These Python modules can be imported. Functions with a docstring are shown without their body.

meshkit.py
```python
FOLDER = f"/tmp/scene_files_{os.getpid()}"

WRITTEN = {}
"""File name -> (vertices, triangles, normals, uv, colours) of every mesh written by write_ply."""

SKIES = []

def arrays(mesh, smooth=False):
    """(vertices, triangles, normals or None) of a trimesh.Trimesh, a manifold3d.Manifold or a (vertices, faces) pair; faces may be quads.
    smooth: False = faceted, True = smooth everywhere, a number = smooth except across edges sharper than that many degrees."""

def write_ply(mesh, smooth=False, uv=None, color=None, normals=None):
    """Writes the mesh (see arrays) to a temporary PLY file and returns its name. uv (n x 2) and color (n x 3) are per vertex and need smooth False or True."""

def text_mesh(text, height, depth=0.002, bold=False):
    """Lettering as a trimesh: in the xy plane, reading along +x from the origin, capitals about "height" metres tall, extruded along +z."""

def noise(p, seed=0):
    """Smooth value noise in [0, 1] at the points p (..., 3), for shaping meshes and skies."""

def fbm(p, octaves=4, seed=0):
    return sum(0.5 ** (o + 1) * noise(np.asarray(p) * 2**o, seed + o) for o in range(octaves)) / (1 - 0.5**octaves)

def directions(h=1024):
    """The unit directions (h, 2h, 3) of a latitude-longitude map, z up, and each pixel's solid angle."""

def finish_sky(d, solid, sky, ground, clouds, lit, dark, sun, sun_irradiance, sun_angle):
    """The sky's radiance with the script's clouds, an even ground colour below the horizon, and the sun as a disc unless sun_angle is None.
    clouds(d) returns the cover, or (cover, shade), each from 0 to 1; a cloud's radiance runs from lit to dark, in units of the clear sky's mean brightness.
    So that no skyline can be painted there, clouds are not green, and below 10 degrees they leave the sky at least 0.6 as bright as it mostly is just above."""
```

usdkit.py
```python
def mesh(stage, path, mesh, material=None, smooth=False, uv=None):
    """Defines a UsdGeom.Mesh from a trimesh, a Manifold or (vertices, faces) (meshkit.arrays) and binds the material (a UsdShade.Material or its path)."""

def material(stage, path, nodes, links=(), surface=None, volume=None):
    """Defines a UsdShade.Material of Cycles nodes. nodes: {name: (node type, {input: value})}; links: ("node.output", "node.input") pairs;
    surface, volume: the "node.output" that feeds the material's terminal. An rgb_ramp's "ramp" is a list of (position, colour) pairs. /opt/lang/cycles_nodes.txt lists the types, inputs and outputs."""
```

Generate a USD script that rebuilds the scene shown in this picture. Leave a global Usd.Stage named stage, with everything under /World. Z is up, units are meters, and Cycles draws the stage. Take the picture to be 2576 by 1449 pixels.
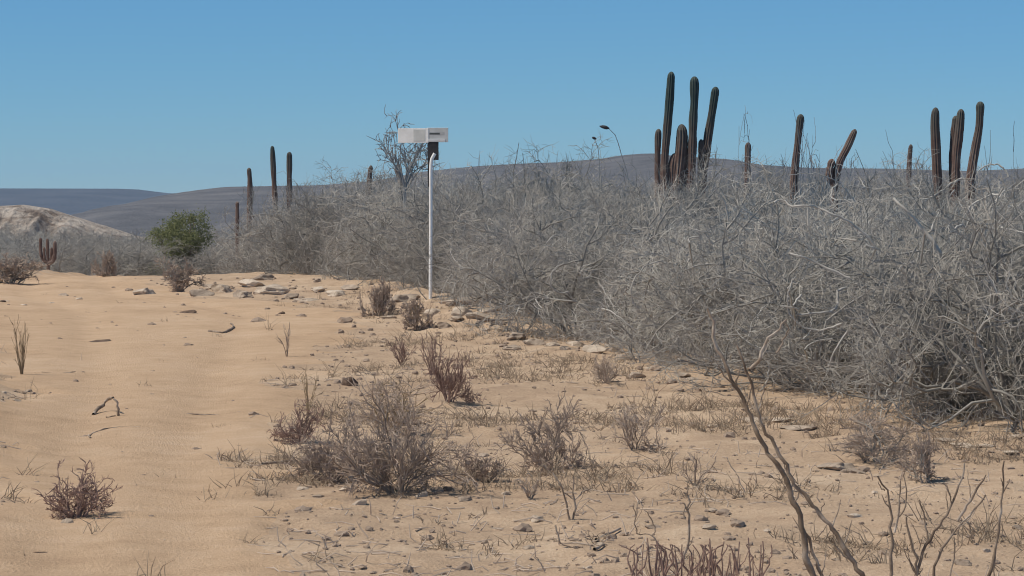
import math
import numpy as np
import trimesh
import usdkit, meshkit
from pxr import Usd, UsdGeom, UsdLux, UsdShade, Gf, Sdf, Vt

stage = Usd.Stage.CreateInMemory()
UsdGeom.SetStageUpAxis(stage, 'Z')
UsdGeom.SetStageMetersPerUnit(stage, 1.0)
UsdGeom.Xform.Define(stage, '/World')
UsdGeom.Scope.Define(stage, '/World/Looks')

# ------------------------------------------------------------------ camera, sky, sun
EYE = 1.6
FPX = 7305.0                      # focal length in units of a 2576-pixel-wide picture
CX, CY, HORIZON = 1288.0, 724.5, 505.0
PITCH = math.atan((CY - HORIZON) / FPX)
cam = UsdGeom.Camera.Define(stage, '/World/camera')
cam.CreateHorizontalApertureAttr(36.0)
cam.CreateVerticalApertureAttr(20.25)
cam.CreateFocalLengthAttr(36.0 * FPX / 2576)
cam.CreateClippingRangeAttr(Gf.Vec2f(0.1, 30000))
cam.CreateFStopAttr(28.0)
cam.CreateFocusDistanceAttr(30.0)
cam.CreateExposureAttr(0.06)
cam.AddTranslateOp().Set(Gf.Vec3d(0, 0, EYE))
cam.AddRotateXOp().Set(90 - math.degrees(PITCH))

SUN_EL, SUN_AZ = math.radians(58), math.atan2(-0.95, -0.26)      # azimuth = atan2(x, y) of the direction to the sun
sdir = np.array([math.sin(SUN_AZ) * math.cos(SUN_EL), math.cos(SUN_AZ) * math.cos(SUN_EL), math.sin(SUN_EL)])
sky = UsdLux.DomeLight.Define(stage, '/World/sky')
SKY_MAT = usdkit.material(stage, '/World/Looks/sky', {
    's': ('sky_texture', {'sky_type': 'single_scattering', 'sun_disc': False, 'sun_elevation': SUN_EL, 'sun_rotation': SUN_AZ,
                          'altitude': 9000.0, 'air_density': 2.5, 'aerosol_density': 0.0, 'ozone_density': 14.0}),
    'h': ('hsv', {'hue': 0.484, 'saturation': 0.97, 'value': 1.0, 'fac': 1.0}),
    'b': ('background_shader', {'strength': 0.084})}, [('s.color', 'h.color'), ('h.color', 'b.color')], surface='b.background')
UsdShade.MaterialBindingAPI.Apply(sky.GetPrim()).Bind(SKY_MAT)
sky.GetPrim().SetCustomDataByKey('kind', 'structure')
sun = UsdLux.DistantLight.Define(stage, '/World/sun')
sun.CreateNormalizeAttr(True)
sun.CreateIntensityAttr(1.0)
sun.CreateAngleAttr(0.53)
sun.CreateColorAttr(Gf.Vec3f(1.0, 0.93, 0.82))
sun.AddOrientOp().Set(Gf.Quatf(Gf.Rotation(Gf.Vec3d(0, 0, 1), Gf.Vec3d(*map(float, sdir))).GetQuat()))

# ------------------------------------------------------------------ helpers
def ray(px, py):
    """Direction with unit depth along y of the sight line through a point of the photograph."""
    a, b = (px - CX) / FPX, -(py - CY) / FPX
    c, s = math.cos(PITCH), math.sin(PITCH)
    d = np.array([a, c + b * s, b * c - s])
    return d / d[1]

def at(px, py, depth):
    return np.array([0, 0, EYE]) + ray(px, py) * depth

def on_ground(px, py):
    d = ray(px, py)
    ys_ = np.geomspace(6, 300, 1500)
    k = int(np.argmax(EYE + d[2] * ys_ <= height(d[0] * ys_, ys_)))
    y = ys_[k] if k else -EYE / d[2]
    return np.array([d[0] * y, y, float(height(d[0] * y, y))])

used = {}
def numbered(name, parent='/World'):
    k = (parent, name)
    n = used.get(k, 0)
    used[k] = n + 1
    return f'{parent}/{name}' if n == 0 else f'{parent}/{name}_{n:03d}'

def tag(p, label=None, cat=None, group=None, kind=None):
    for k, v in (('label', label), ('category', cat), ('group', group), ('kind', kind)):
        if v:
            p.SetCustomDataByKey(k, v)
    return p

def thing(name, label, cat, loc=(0, 0, 0), rotz=0.0, scale=None, group=None):
    x = UsdGeom.Xform.Define(stage, numbered(name))
    x.AddTranslateOp().Set(Gf.Vec3d(*map(float, loc)))
    x.AddRotateZOp().Set(float(rotz))
    if scale is not None:
        x.AddScaleOp().Set(Gf.Vec3f(*map(float, scale)))
    return tag(x.GetPrim(), label, cat, group)

def obj(name, mesh, mat, parent=None, smooth=False):
    pp = '/World' if parent is None else str(parent.GetPath())
    return usdkit.mesh(stage, numbered(name, pp), mesh, mat, smooth).GetPrim()

def copy_of(src, name, label, cat, loc, rotz, scale, group):
    t = thing(name, label, cat, loc, rotz, scale, group)
    t.GetReferences().AddInternalReference(src.GetPath())
    t.SetInstanceable(True)
    return t

def join(parts):
    parts = [p for p in parts if len(p[0])]
    off, V, F = 0, [], []
    for v, f in parts:
        V.append(v); F.append(f + off); off += len(v)
    return np.concatenate(V), np.concatenate(F)

def tubes(P, R, S=4):
    """Many tapered tubes at once: P (N, K, 3), R (N, K)."""
    P, R = np.asarray(P, float), np.asarray(R, float)
    N, K, _ = P.shape
    T = np.gradient(P, axis=1)
    T /= np.linalg.norm(T, axis=-1, keepdims=True) + 1e-9
    m = P[:, -1] - P[:, 0]
    ref = np.where((np.abs(m[:, 2]) > 0.75 * np.linalg.norm(m, axis=-1))[:, None], [1.0, 0, 0], [0, 0, 1.0])[:, None]
    A = np.cross(T, ref); A /= np.linalg.norm(A, axis=-1, keepdims=True) + 1e-9
    B = np.cross(T, A)
    th = np.arange(S) / S * 2 * np.pi
    V = P[:, :, None] + R[:, :, None, None] * (np.cos(th)[:, None] * A[:, :, None] + np.sin(th)[:, None] * B[:, :, None])
    i = np.arange(N * K * S).reshape(N, K, S)
    a, b = i[:, :-1], i[:, 1:]
    a2, b2 = np.roll(a, -1, 2), np.roll(b, -1, 2)
    F = np.concatenate([np.stack([a, b, a2], -1).reshape(-1, 3), np.stack([a2, b, b2], -1).reshape(-1, 3)])
    return V.reshape(-1, 3), F[:, ::-1]

def tube(points, r0, r1, S=6, rng=None, wob=0.0, sub=3):
    """One smooth tapered branch through the given points."""
    p = np.asarray(points, float)
    t = np.concatenate([[0], np.cumsum(np.linalg.norm(np.diff(p, axis=0), axis=1))]); t /= t[-1]
    if len(p) > 2:
        from scipy.interpolate import PchipInterpolator
        u = np.linspace(0, 1, (len(p) - 1) * sub + 1)
        q = PchipInterpolator(t, p)(u)
    else:
        u = np.linspace(0, 1, 5); q = p[0] + (p[1] - p[0]) * u[:, None]
    if rng is not None and wob:
        q[1:-1] += rng.normal(0, wob, (len(q) - 2, 3))
    r = r0 + (r1 - r0) * u
    if rng is not None:
        r = r * rng.uniform(0.85, 1.15, len(r))
    return tubes(q[None], r[None], S)

def grow(base, d, length, K, wander, up, rng, curl=0.0):
    N = len(base)
    P = np.zeros((N, K, 3)); P[:, 0] = base
    d = d.copy()
    w = rng.normal(0, curl, (N, 3))
    for k in range(1, K):
        d += np.cross(w, d)
        d += rng.normal(0, wander, (N, 3)); d[:, 2] += up
        d /= np.linalg.norm(d, axis=1, keepdims=True)
        P[:, k] = P[:, k - 1] + d * (length / (K - 1))[:, None]
    return P

def sprout(P, per, t0, spread, rng):
    """Starting points, directions and parents of branches off the polylines P."""
    N, K, _ = P.shape
    par = np.repeat(np.arange(N), per)
    t = rng.uniform(t0, 0.98, len(par)) * (K - 1)
    i = np.minimum(t.astype(int), K - 2)
    a, b = P[par, i], P[par, i + 1]
    d = b - a
    d /= np.linalg.norm(d, axis=1, keepdims=True) + 1e-9
    e = rng.normal(0, 1, d.shape)
    e -= d * (e * d).sum(1, keepdims=True)
    e /= np.linalg.norm(e, axis=1, keepdims=True) + 1e-9
    d = d + e * rng.uniform(0.4, 1.0, (len(d), 1)) * spread
    return a + (b - a) * (t - i)[:, None], d / np.linalg.norm(d, axis=1, keepdims=True), par

def shrub(seed, W, H, stems=10, n1=7, n2=8, n3=4, r=0.012, lean=(8, 78), wander=0.22, spread=1.0, up=0.03, fine=0.0022, curl=0.0, lvar=(0.75, 1.15), pct=99.5):
    """Leafless bush: polylines of stems, side branches and two orders of twigs, fitted to a dome W wide and H high."""
    rng = np.random.default_rng(seed)
    az = np.arange(stems) / stems * 2 * np.pi + rng.uniform(-0.4, 0.4, stems)
    inc = np.radians(rng.uniform(*lean, stems))
    d = np.stack([np.cos(az) * np.sin(inc), np.sin(az) * np.sin(inc), np.cos(inc)], 1)
    base = np.stack([np.cos(az), np.sin(az), np.zeros(stems)], 1) * rng.uniform(0.01, 0.09, (stems, 1)) * W / 2
    L = H * rng.uniform(*lvar, stems)
    P0 = grow(base, d, L, 8, wander, up, rng, curl * 0.6)
    b, d, par1 = sprout(P0, n1, 0.18, spread, rng)
    P1 = grow(b, d, H * rng.uniform(0.25, 0.62, len(b)), 6, wander * 1.1, up * 0.5, rng, curl)
    levels = [P0, P1]
    if n2:
        b, d, _ = sprout(P1, n2, 0.1, spread, rng)
        levels.append(grow(b, d, H * rng.uniform(0.10, 0.3, len(b)), 4, wander * 1.2, up, rng, curl * 1.3))
        if n3:
            b, d, _ = sprout(levels[2], n3, 0.1, spread * 1.1, rng)
            levels.append(grow(b, d, H * rng.uniform(0.05, 0.13, len(b)), 3, wander * 1.3, 0, rng))
    allp = np.concatenate([l.reshape(-1, 3) for l in levels])
    sx = W / 2 / np.percentile(np.hypot(allp[:, 0], allp[:, 1]), 97)
    sz = H / np.percentile(allp[:, 2], pct)
    for l in levels:
        l *= [sx, sx, sz]
        l[..., 2] = np.abs(l[..., 2])
    levels[0][:, 0, 2] = -0.05
    out = []
    tap = lambda n, k, a, e: np.tile(np.linspace(a, e, k), (n, 1))
    r0 = r * rng.uniform(0.7, 1.5, stems)
    for s in range(stems):
        q = levels[1][par1 == s]
        out.append(join([tubes(levels[0][s:s + 1], np.linspace(r0[s], r0[s] * 0.35, 8)[None], 5), tubes(q, tap(len(q), 6, r0[s] * 0.55, r0[s] * 0.18), 4)]))
    tw = []
    if n2:
        tw.append(tubes(levels[2], tap(len(levels[2]), 4, fine * 1.7, fine * 0.9), 3))
        if n3:
            tw.append(tubes(levels[3], tap(len(levels[3]), 3, fine, fine * 0.5), 3))
    return out, (join(tw) if tw else None)

def add_shrub(t, parts, stem_mat, twig_mat):
    st, tw = parts
    for m in st:
        obj('stem', m, stem_mat, t, smooth=True)
    if tw is not None:
        tag(obj('twigs', tw, twig_mat, t), kind='stuff')
    return t

def sstep(x, a, b):
    t = np.clip((np.asarray(x, float) - a) / (b - a), 0, 1)
    return t * t * (3 - 2 * t)

def fbm2(x, y, s, octaves=3, seed=0, sy=None):
    x, y = np.broadcast_arrays(np.asarray(x, float), np.asarray(y, float))
    return meshkit.fbm(np.stack([x / s + 300, y / (sy or s) + 300, np.zeros_like(x)], -1), octaves, seed) - 0.5

# ------------------------------------------------------------------ materials
def mat(name, ramp, scale=6.0, detail=6.0, rough=0.9, bump=0.0, bscale=None, island=0.0, rnd=0.0, coord='position', dist=0.02, spec=0.2, extra=None):
    nodes = {
        'g': ('geometry', {}), 'tc': ('texture_coordinate', {}), 'oi': ('object_info', {}),
        'n': ('noise_texture', {'scale': scale, 'detail': detail, 'roughness': 0.62}),
        'r': ('rgb_ramp', {'ramp': ramp}),
        'p': ('principled_bsdf', {'roughness': rough, 'specular_ior_level': spec})}
    src = 'g.position' if coord == 'position' else 'tc.object'
    links = [(src, 'n.vector')]
    fac = 'n.fac'
    if island:
        nodes['mi'] = ('mix_float', {'fac': island})
        links += [(fac, 'mi.a'), ('g.random_per_island', 'mi.b')]
        fac = 'mi.result'
    if rnd:
        nodes['mr'] = ('mix_float', {'fac': rnd})
        links += [(fac, 'mr.a'), ('oi.random', 'mr.b')]
        fac = 'mr.result'
    links += [(fac, 'r.fac'), ('r.color', 'p.base_color')]
    if bump:
        nodes['bn'] = ('noise_texture', {'scale': bscale or scale * 4, 'detail': 8.0, 'roughness': 0.65})
        nodes['bu'] = ('bump', {'strength': bump, 'distance': dist})
        links += [(src, 'bn.vector'), ('bn.fac', 'bu.height'), ('bu.normal', 'p.normal')]
    return usdkit.material(stage, '/World/Looks/' + name, nodes, links, surface='p.BSDF')

def ground_material(name, ramp, tint, speck, bump):
    """Large patches, medium mottling, fine grain and scattered specks."""
    nodes = {
        'g': ('geometry', {}),
        'n1': ('noise_texture', {'scale': 0.35, 'detail': 5.0, 'roughness': 0.6}),
        'n2': ('noise_texture', {'scale': 3.2, 'detail': 7.0, 'roughness': 0.65}),
        'n3': ('noise_texture', {'scale': 55.0, 'detail': 4.0, 'roughness': 0.7}),
        'm1': ('mix_float', {'fac': 0.5}), 'm2': ('mix_float', {'fac': 0.36}),
        'r': ('rgb_ramp', {'ramp': ramp}),
        'vr': ('voronoi_texture', {'scale': 21.0}),
        'vs': ('map_range', {'from_min': 0.10, 'from_max': 0.22, 'to_min': 1.0, 'to_max': 0.0, 'clamp': True}),
        'vm': ('math', {'math_type': 'multiply'}),
        'nm': ('map_range', {'from_min': 0.5, 'from_max': 0.62, 'to_min': 0.0, 'to_max': speck, 'clamp': True}),
        'mx': ('mix_color', {'b': tint}),
        'bu': ('bump', {'strength': bump, 'distance': 0.03}),
        'p': ('principled_bsdf', {'roughness': 0.95, 'specular_ior_level': 0.1})}
    links = [('g.position', 'n1.vector'), ('g.position', 'n2.vector'), ('g.position', 'n3.vector'), ('g.position', 'vr.vector'),
             ('n1.fac', 'm1.a'), ('n2.fac', 'm1.b'), ('m1.result', 'm2.a'), ('n3.fac', 'm2.b'), ('m2.result', 'r.fac'),
             ('vr.distance', 'vs.value'), ('n2.fac', 'nm.value'), ('vs.result', 'vm.value1'), ('nm.result', 'vm.value2'),
             ('vm.value', 'mx.fac'), ('r.color', 'mx.a'), ('mx.result', 'p.base_color'), ('n3.fac', 'bu.height'), ('bu.normal', 'p.normal')]
    return usdkit.material(stage, '/World/Looks/' + name, nodes, links, surface='p.BSDF')

M_ground = ground_material('gravelly_soil', [(0.37, (0.32, 0.222, 0.15)), (0.5, (0.48, 0.345, 0.232)), (0.63, (0.62, 0.475, 0.335))], (0.25, 0.20, 0.155), 0.6, 0.7)
M_track = ground_material('track_sand', [(0.38, (0.43, 0.29, 0.18)), (0.5, (0.56, 0.388, 0.247)), (0.62, (0.64, 0.47, 0.32))], (0.36, 0.27, 0.19), 0.5, 0.8)
M_rock = mat('pale_rock', [(0.34, (0.27, 0.21, 0.16)), (0.5, (0.42, 0.335, 0.255)), (0.66, (0.56, 0.465, 0.365))], 9.0, rough=0.9, bump=1.0, bscale=22, rnd=0.25)
M_stone = mat('brown_stone', [(0.3, (0.08, 0.055, 0.04)), (0.6, (0.16, 0.11, 0.08))], 15.0, bump=0.6, bscale=40)
M_bark = mat('grey_bark', [(0.2, (0.22, 0.205, 0.18)), (0.45, (0.50, 0.475, 0.43)), (0.75, (0.78, 0.745, 0.68))], 5.0, island=0.65, rnd=0.15)
M_twig = mat('grey_twig', [(0.2, (0.24, 0.222, 0.194)), (0.5, (0.48, 0.447, 0.393)), (0.85, (0.69, 0.648, 0.573))], 2.0, island=0.48, rnd=0.32)
M_pale = mat('bleached_wood', [(0.3, (0.33, 0.305, 0.27)), (0.7, (0.52, 0.49, 0.44))], 8.0, bump=0.3)
M_brown_stem = mat('brown_stem', [(0.2, (0.22, 0.165, 0.125)), (0.5, (0.44, 0.345, 0.265)), (0.9, (0.68, 0.57, 0.45))], 6.0, island=0.5, rnd=0.2)
M_brown_twig = mat('brown_twig', [(0.2, (0.36, 0.28, 0.22)), (0.5, (0.54, 0.44, 0.345)), (0.9, (0.72, 0.62, 0.50))], 3.0, island=0.6, rnd=0.2)
M_red_twig = mat('reddish_twig', [(0.2, (0.26, 0.17, 0.135)), (0.5, (0.47, 0.34, 0.28)), (0.9, (0.68, 0.55, 0.45))], 3.0, island=0.6)
M_straw = mat('straw', [(0.2, (0.30, 0.22, 0.13)), (0.8, (0.52, 0.42, 0.28))], 3.0, island=0.7)
M_near = mat('near_stick_bark', [(0.32, (0.12, 0.085, 0.06)), (0.5, (0.25, 0.19, 0.14)), (0.68, (0.48, 0.41, 0.34))], 9.0, bump=0.5, bscale=60, dist=0.004)
M_wisp = mat('weathered_wand', [(0.3, (0.26, 0.27, 0.27)), (0.7, (0.46, 0.46, 0.45))], 3.0, island=0.5)
M_leaf = usdkit.material(stage, '/World/Looks/olive_leaf', {
    'g': ('geometry', {}), 'r': ('rgb_ramp', {'ramp': [(0.1, (0.24, 0.25, 0.125)), (0.5, (0.40, 0.40, 0.20)), (0.9, (0.55, 0.53, 0.32))]}),
    'd': ('diffuse_bsdf', {}), 't': ('translucent_bsdf', {}), 'm': ('mix_closure', {'fac': 0.45})},
    [('g.random_per_island', 'r.fac'), ('r.color', 'd.color'), ('r.color', 't.color'), ('d.BSDF', 'm.closure1'), ('t.BSDF', 'm.closure2')], surface='m.closure')
M_paint = mat('white_paint', [(0.3, (0.66, 0.66, 0.64)), (0.6, (0.80, 0.80, 0.78))], 5.0, rough=0.5, spec=0.4)
M_panel = mat('grey_panel', [(0.3, (0.46, 0.47, 0.45)), (0.7, (0.60, 0.61, 0.59))], 8.0, rough=0.6)
M_board2 = mat('faded_paint', [(0.3, (0.50, 0.52, 0.50)), (0.65, (0.66, 0.67, 0.65))], 6.0, rough=0.6)
M_dark = mat('dark_wood', [(0.3, (0.035, 0.035, 0.04)), (0.7, (0.075, 0.07, 0.07))], 10.0, bump=0.4)
M_mark = mat('dark_marking', [(0.3, (0.09, 0.10, 0.10)), (0.7, (0.14, 0.15, 0.15))], 20.0)
M_scrub_far = mat('far_scrub', [(0.2, (0.19, 0.18, 0.175)), (0.8, (0.30, 0.285, 0.275))], 1.0, island=0.5, rnd=0.3)

def cactus_material():
    nodes = {
        'tc': ('texture_coordinate', {}), 'sx': ('separate_xyz', {}),
        'n': ('noise_texture', {'scale': 5.0, 'detail': 5.0, 'roughness': 0.6}),
        'zz': ('math', {'math_type': 'multiply_add', 'value2': 1.4}),
        'mr': ('map_range', {'from_min': 3.1, 'from_max': 4.4, 'to_min': 0.0, 'to_max': 1.0, 'clamp': True}),
        'ra': ('rgb_ramp', {'ramp': [(0.3, (0.11, 0.062, 0.048)), (0.55, (0.19, 0.125, 0.098)), (0.75, (0.29, 0.22, 0.18))]}),
        'rb': ('rgb_ramp', {'ramp': [(0.3, (0.026, 0.044, 0.042)), (0.7, (0.062, 0.083, 0.07))]}),
        'mx': ('mix_color', {}), 'bn': ('noise_texture', {'scale': 60.0, 'detail': 3.0}),
        'bu': ('bump', {'strength': 0.4, 'distance': 0.01}),
        'p': ('principled_bsdf', {'roughness': 0.65, 'specular_ior_level': 0.3})}
    links = [('tc.object', 'n.vector'), ('tc.object', 'sx.vector'), ('n.fac', 'zz.value1'), ('sx.z', 'zz.value3'), ('zz.value', 'mr.value'),
             ('n.fac', 'ra.fac'), ('n.fac', 'rb.fac'), ('mr.result', 'mx.fac'), ('ra.color', 'mx.a'), ('rb.color', 'mx.b'),
             ('mx.result', 'p.base_color'), ('tc.object', 'bn.vector'), ('bn.fac', 'bu.height'), ('bu.normal', 'p.normal')]
    return usdkit.material(stage, '/World/Looks/cactus_skin', nodes, links, surface='p.BSDF')
M_cactus = cactus_material()

# ------------------------------------------------------------------ terrain
def flat_xy(px, py):
    d = ray(px, py); y = -EYE / d[2]
    return d[0] * y, y

EDGE = np.array([flat_xy(*p) for p in ((3300, 1240), (2576, 1120), (2050, 1030), (1700, 945), (1300, 855), (1050, 735), (800, 705), (600, 668))])   # foot of the thicket
EY, EX = EDGE[:, 1], EDGE[:, 0]
RIGHT = np.array([flat_xy(*p) for p in ((690, 2200), (705, 1449), (690, 1200), (685, 1060), (760, 930), (860, 850), (920, 790), (700, 762), (470, 745), (330, 690))])
LEFT = np.array([flat_xy(*p) for p in ((-420, 2200), (-160, 1449), (-60, 1150), (15, 1000), (-60, 880), (-160, 760), (-60, 705), (60, 690))])
xR = lambda y: np.interp(y, RIGHT[:, 1], RIGHT[:, 0])
xL = lambda y: np.interp(y, LEFT[:, 1], LEFT[:, 0])
xE = lambda y: np.interp(y, EY, EX)

def track_inside(x, y):
    w = 0.02 * np.maximum(y, 5)
    return np.minimum(xR(y) - x, x - xL(y)) + fbm2(x, y, 0.9, 3, 5) * (0.7 + w) 

def height(x, y, fine=True):
    x, y = np.broadcast_arrays(np.asarray(x, float), np.asarray(y, float))
    left = 1 - sstep(x, -9, -2)
    z = -1.0 * sstep(y, 58, 94) * left - 0.5 * sstep(y, 100, 200) * left - 13.0 * np.clip((y - 150) / 1400, 0, 1)
    z = z + 0.35 * fbm2(x, y, 40, 2, 1) * sstep(y, 70, 140)
    t = sstep(track_inside(x, y), -0.2, 0.5)
    e = (x - xE(y))                                            # signed distance to the thicket's foot, negative on the open side
    bank = np.exp(-((e + 0.25) / (0.25 + 0.010 * y)) ** 2) * sstep(y, 24, 40) * (1 - sstep(y, 50, 64))
    z = z + bank * (0.08 + 0.34 * fbm2(x, y, 1.0, 3, 7) + 0.20 * fbm2(x, y, 0.4, 2, 17))
    l = x - xL(y)
    z = z + 0.16 * np.exp(-((l + 0.35) / 0.4) ** 2) * (0.7 + fbm2(x, y, 1.0, 2, 8)) * sstep(y, 14, 19)
    rough = (1 - t)
    z = z + rough * (0.10 * fbm2(x, y, 1.3, 3, 2, sy=1.6) + 0.085 * fbm2(x, y, 0.5, 3, 12, sy=0.35) + 0.03 * fbm2(x, y, 0.28, 3, 3))
    z = z + t * (0.022 * fbm2(x, y, 2.2, 2, 4, sy=5.0) + 0.02 * fbm2(x, y, 0.55, 3, 16) + 0.012 * fbm2(x, y, 0.2, 2, 6))
    for off in (0.33, 0.72):                                    # two shallow wheel ruts
        c = xL(y) + (xR(y) - xL(y)) * off
        z = z - 0.032 * t * np.exp(-((x - c + 0.15 * fbm2(x, y, 4, 2, 9)) / 0.28) ** 2)
    return z

ys = np.concatenate([[-60, -20, -5, 2, 5], np.geomspace(8, 130, 820), np.geomspace(136, 4600, 60)])
s_in = np.linspace(-1, 1, 400)
s_out = np.array([1.15, 1.5, 2.2, 3.5, 6.0])
wy = 0.2 * np.maximum(ys, 8) + 1.0
rows = []
for y, w in zip(ys, wy):
    far = 300 + 1.1 * max(y, 0)
    o = w + (far - w) * ((s_out - 1) / 5.0) ** 1.5
    rows.append(np.concatenate([-o[::-1], s_in * w, o]))
GX = np.array(rows); GY = np.repeat(ys[:, None], GX.shape[1], 1)
GZ = height(GX, GY)
def sheet(X, Y, Z, keep=None):
    n, m = X.shape
    i = np.arange(n * m).reshape(n, m)
    q = np.stack([i[:-1, :-1], i[:-1, 1:], i[1:, 1:], i[1:, :-1]], -1).reshape(-1, 4)
    if keep is not None:
        q = q[(keep[:-1, :-1] | keep[:-1, 1:] | keep[1:, 1:] | keep[1:, :-1]).ravel()]
    f = np.concatenate([q[:, [0, 1, 2]], q[:, [0, 2, 3]]])
    v = np.stack([X, Y, Z], -1).reshape(-1, 3)
    u, inv = np.unique(f, return_inverse=True)
    return v[u], inv.reshape(-1, 3)
tag(obj('ground', sheet(GX, GY, GZ), M_ground, smooth=True), 'pale gravelly desert soil with low stony banks beside the track', 'ground', kind='structure')

r0, r1 = np.searchsorted(ys, 8) - 2, np.searchsorted(ys, 92)
TX, TY = GX[r0:r1, 5:-5], GY[r0:r1, 5:-5]
tin = track_inside(TX, TY)
TZ = GZ[r0:r1, 5:-5] + np.clip(0.06 * tin, -0.03, 0.012)
tag(obj('dirt_track', sheet(TX, TY, TZ, tin > -0.3), M_track, smooth=True), 'smooth pale sandy dirt track running away on the left', 'dirt track', kind='structure')

# far relief
def ridge(name, label, D, profile, foot, w_front, w_back, material, seed, rough, extent, nx=260, ny=70, gully=0.0):
    px, py = np.array(profile).T
    xs = np.linspace(-extent, extent, nx)
    if gully:
        xs = np.linspace((px[0] - CX) / FPX * D, (px[-1] - CX) / FPX * D, nx)
    v = np.linspace(-1, 1, ny)
    X = np.repeat(xs[None], ny, 0)
    Y = D + np.where(v < 0, v * w_front, v * w_back)[:, None] + 0 * X
    top = EYE + (HORIZON - np.interp(CX + xs / D * FPX, px, py)) * D / FPX
    sh = np.cos(np.abs(v) * np.pi / 2)[:, None] ** 1.3
    n = meshkit.fbm(np.stack([X / rough, Y / rough, 0 * X], -1) + 50, 5, seed) - 0.5
    g = 0
    if gully:
        g = np.abs(meshkit.fbm(np.stack([X / 1.7, Y / 14, 0 * X], -1) + 20, 4, seed + 3) - 0.5) * 2
        g = -gully * g * np.sin(np.pi * np.clip(sh, 0, 1))
    Z = foot + (np.maximum(top[None], foot) - foot) * np.clip(sh + 0.35 * n * (1 - sh) * 2 * (sh > 0), 0, 1) + g
    return tag(obj(name, sheet(X, Y, Z), material, smooth=True), label, 'hill', kind='structure')

M_mesa = mat('far_hillside', [(0.3, (0.075, 0.085, 0.11)), (0.7, (0.115, 0.12, 0.145))], 0.02, detail=10, bump=0.6, bscale=0.12, dist=4.0)
M_hill = mat('scrubby_hillside', [(0.3, (0.09, 0.095, 0.108)), (0.5, (0.128, 0.13, 0.142)), (0.7, (0.175, 0.172, 0.178))], 0.12, detail=10, bump=0.6, bscale=0.6, dist=1.0)
M_bank = mat('pale_eroded_earth', [(0.38, (0.22, 0.17, 0.135)), (0.47, (0.40, 0.335, 0.28)), (0.62, (0.58, 0.505, 0.43))], 0.8, detail=9, bump=1.0, bscale=2.0, dist=0.6)
ridge('far_mesa', 'long flat bluish mesa on the horizon at the left', 2400, [(-4000, 480), (-600, 468), (0, 474), (330, 475), (370, 480), (420, 486), (480, 487), (560, 480), (800, 470), (1200, 466), (6000, 470)],
      -16, 800, 500, M_mesa, 11, 220, 1900, nx=300)
ridge('scrubby_hill', 'low purple grey hill rising behind the thicket', 420, [(-200, 640), (250, 585), (330, 560), (400, 520), (440, 498), (480, 488), (540, 478), (600, 470), (820, 466), (960, 455), (1080, 432), (1200, 420), (1300, 414), (1400, 410), (1500, 402), (1560, 392),
      (1620, 388), (1680, 395), (1800, 402), (1870, 415), (2000, 424), (2200, 426), (2400, 432), (2576, 424), (3600, 410), (6000, 440)], -6.5, 230, 200, M_hill, 12, 24, 300, nx=420)
ridge('eroded_bank', 'pale eroded earth bank beyond the scrub at the left', 165, [(-900, 600), (-500, 512), (-200, 508), (0, 518), (60, 515), (120, 524), (200, 549), (270, 571), (330, 590), (380, 602), (450, 618), (560, 650)],
      -2.2, 14, 18, M_bank, 13, 1.5, 60, nx=420, ny=140, gully=2.2)

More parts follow.
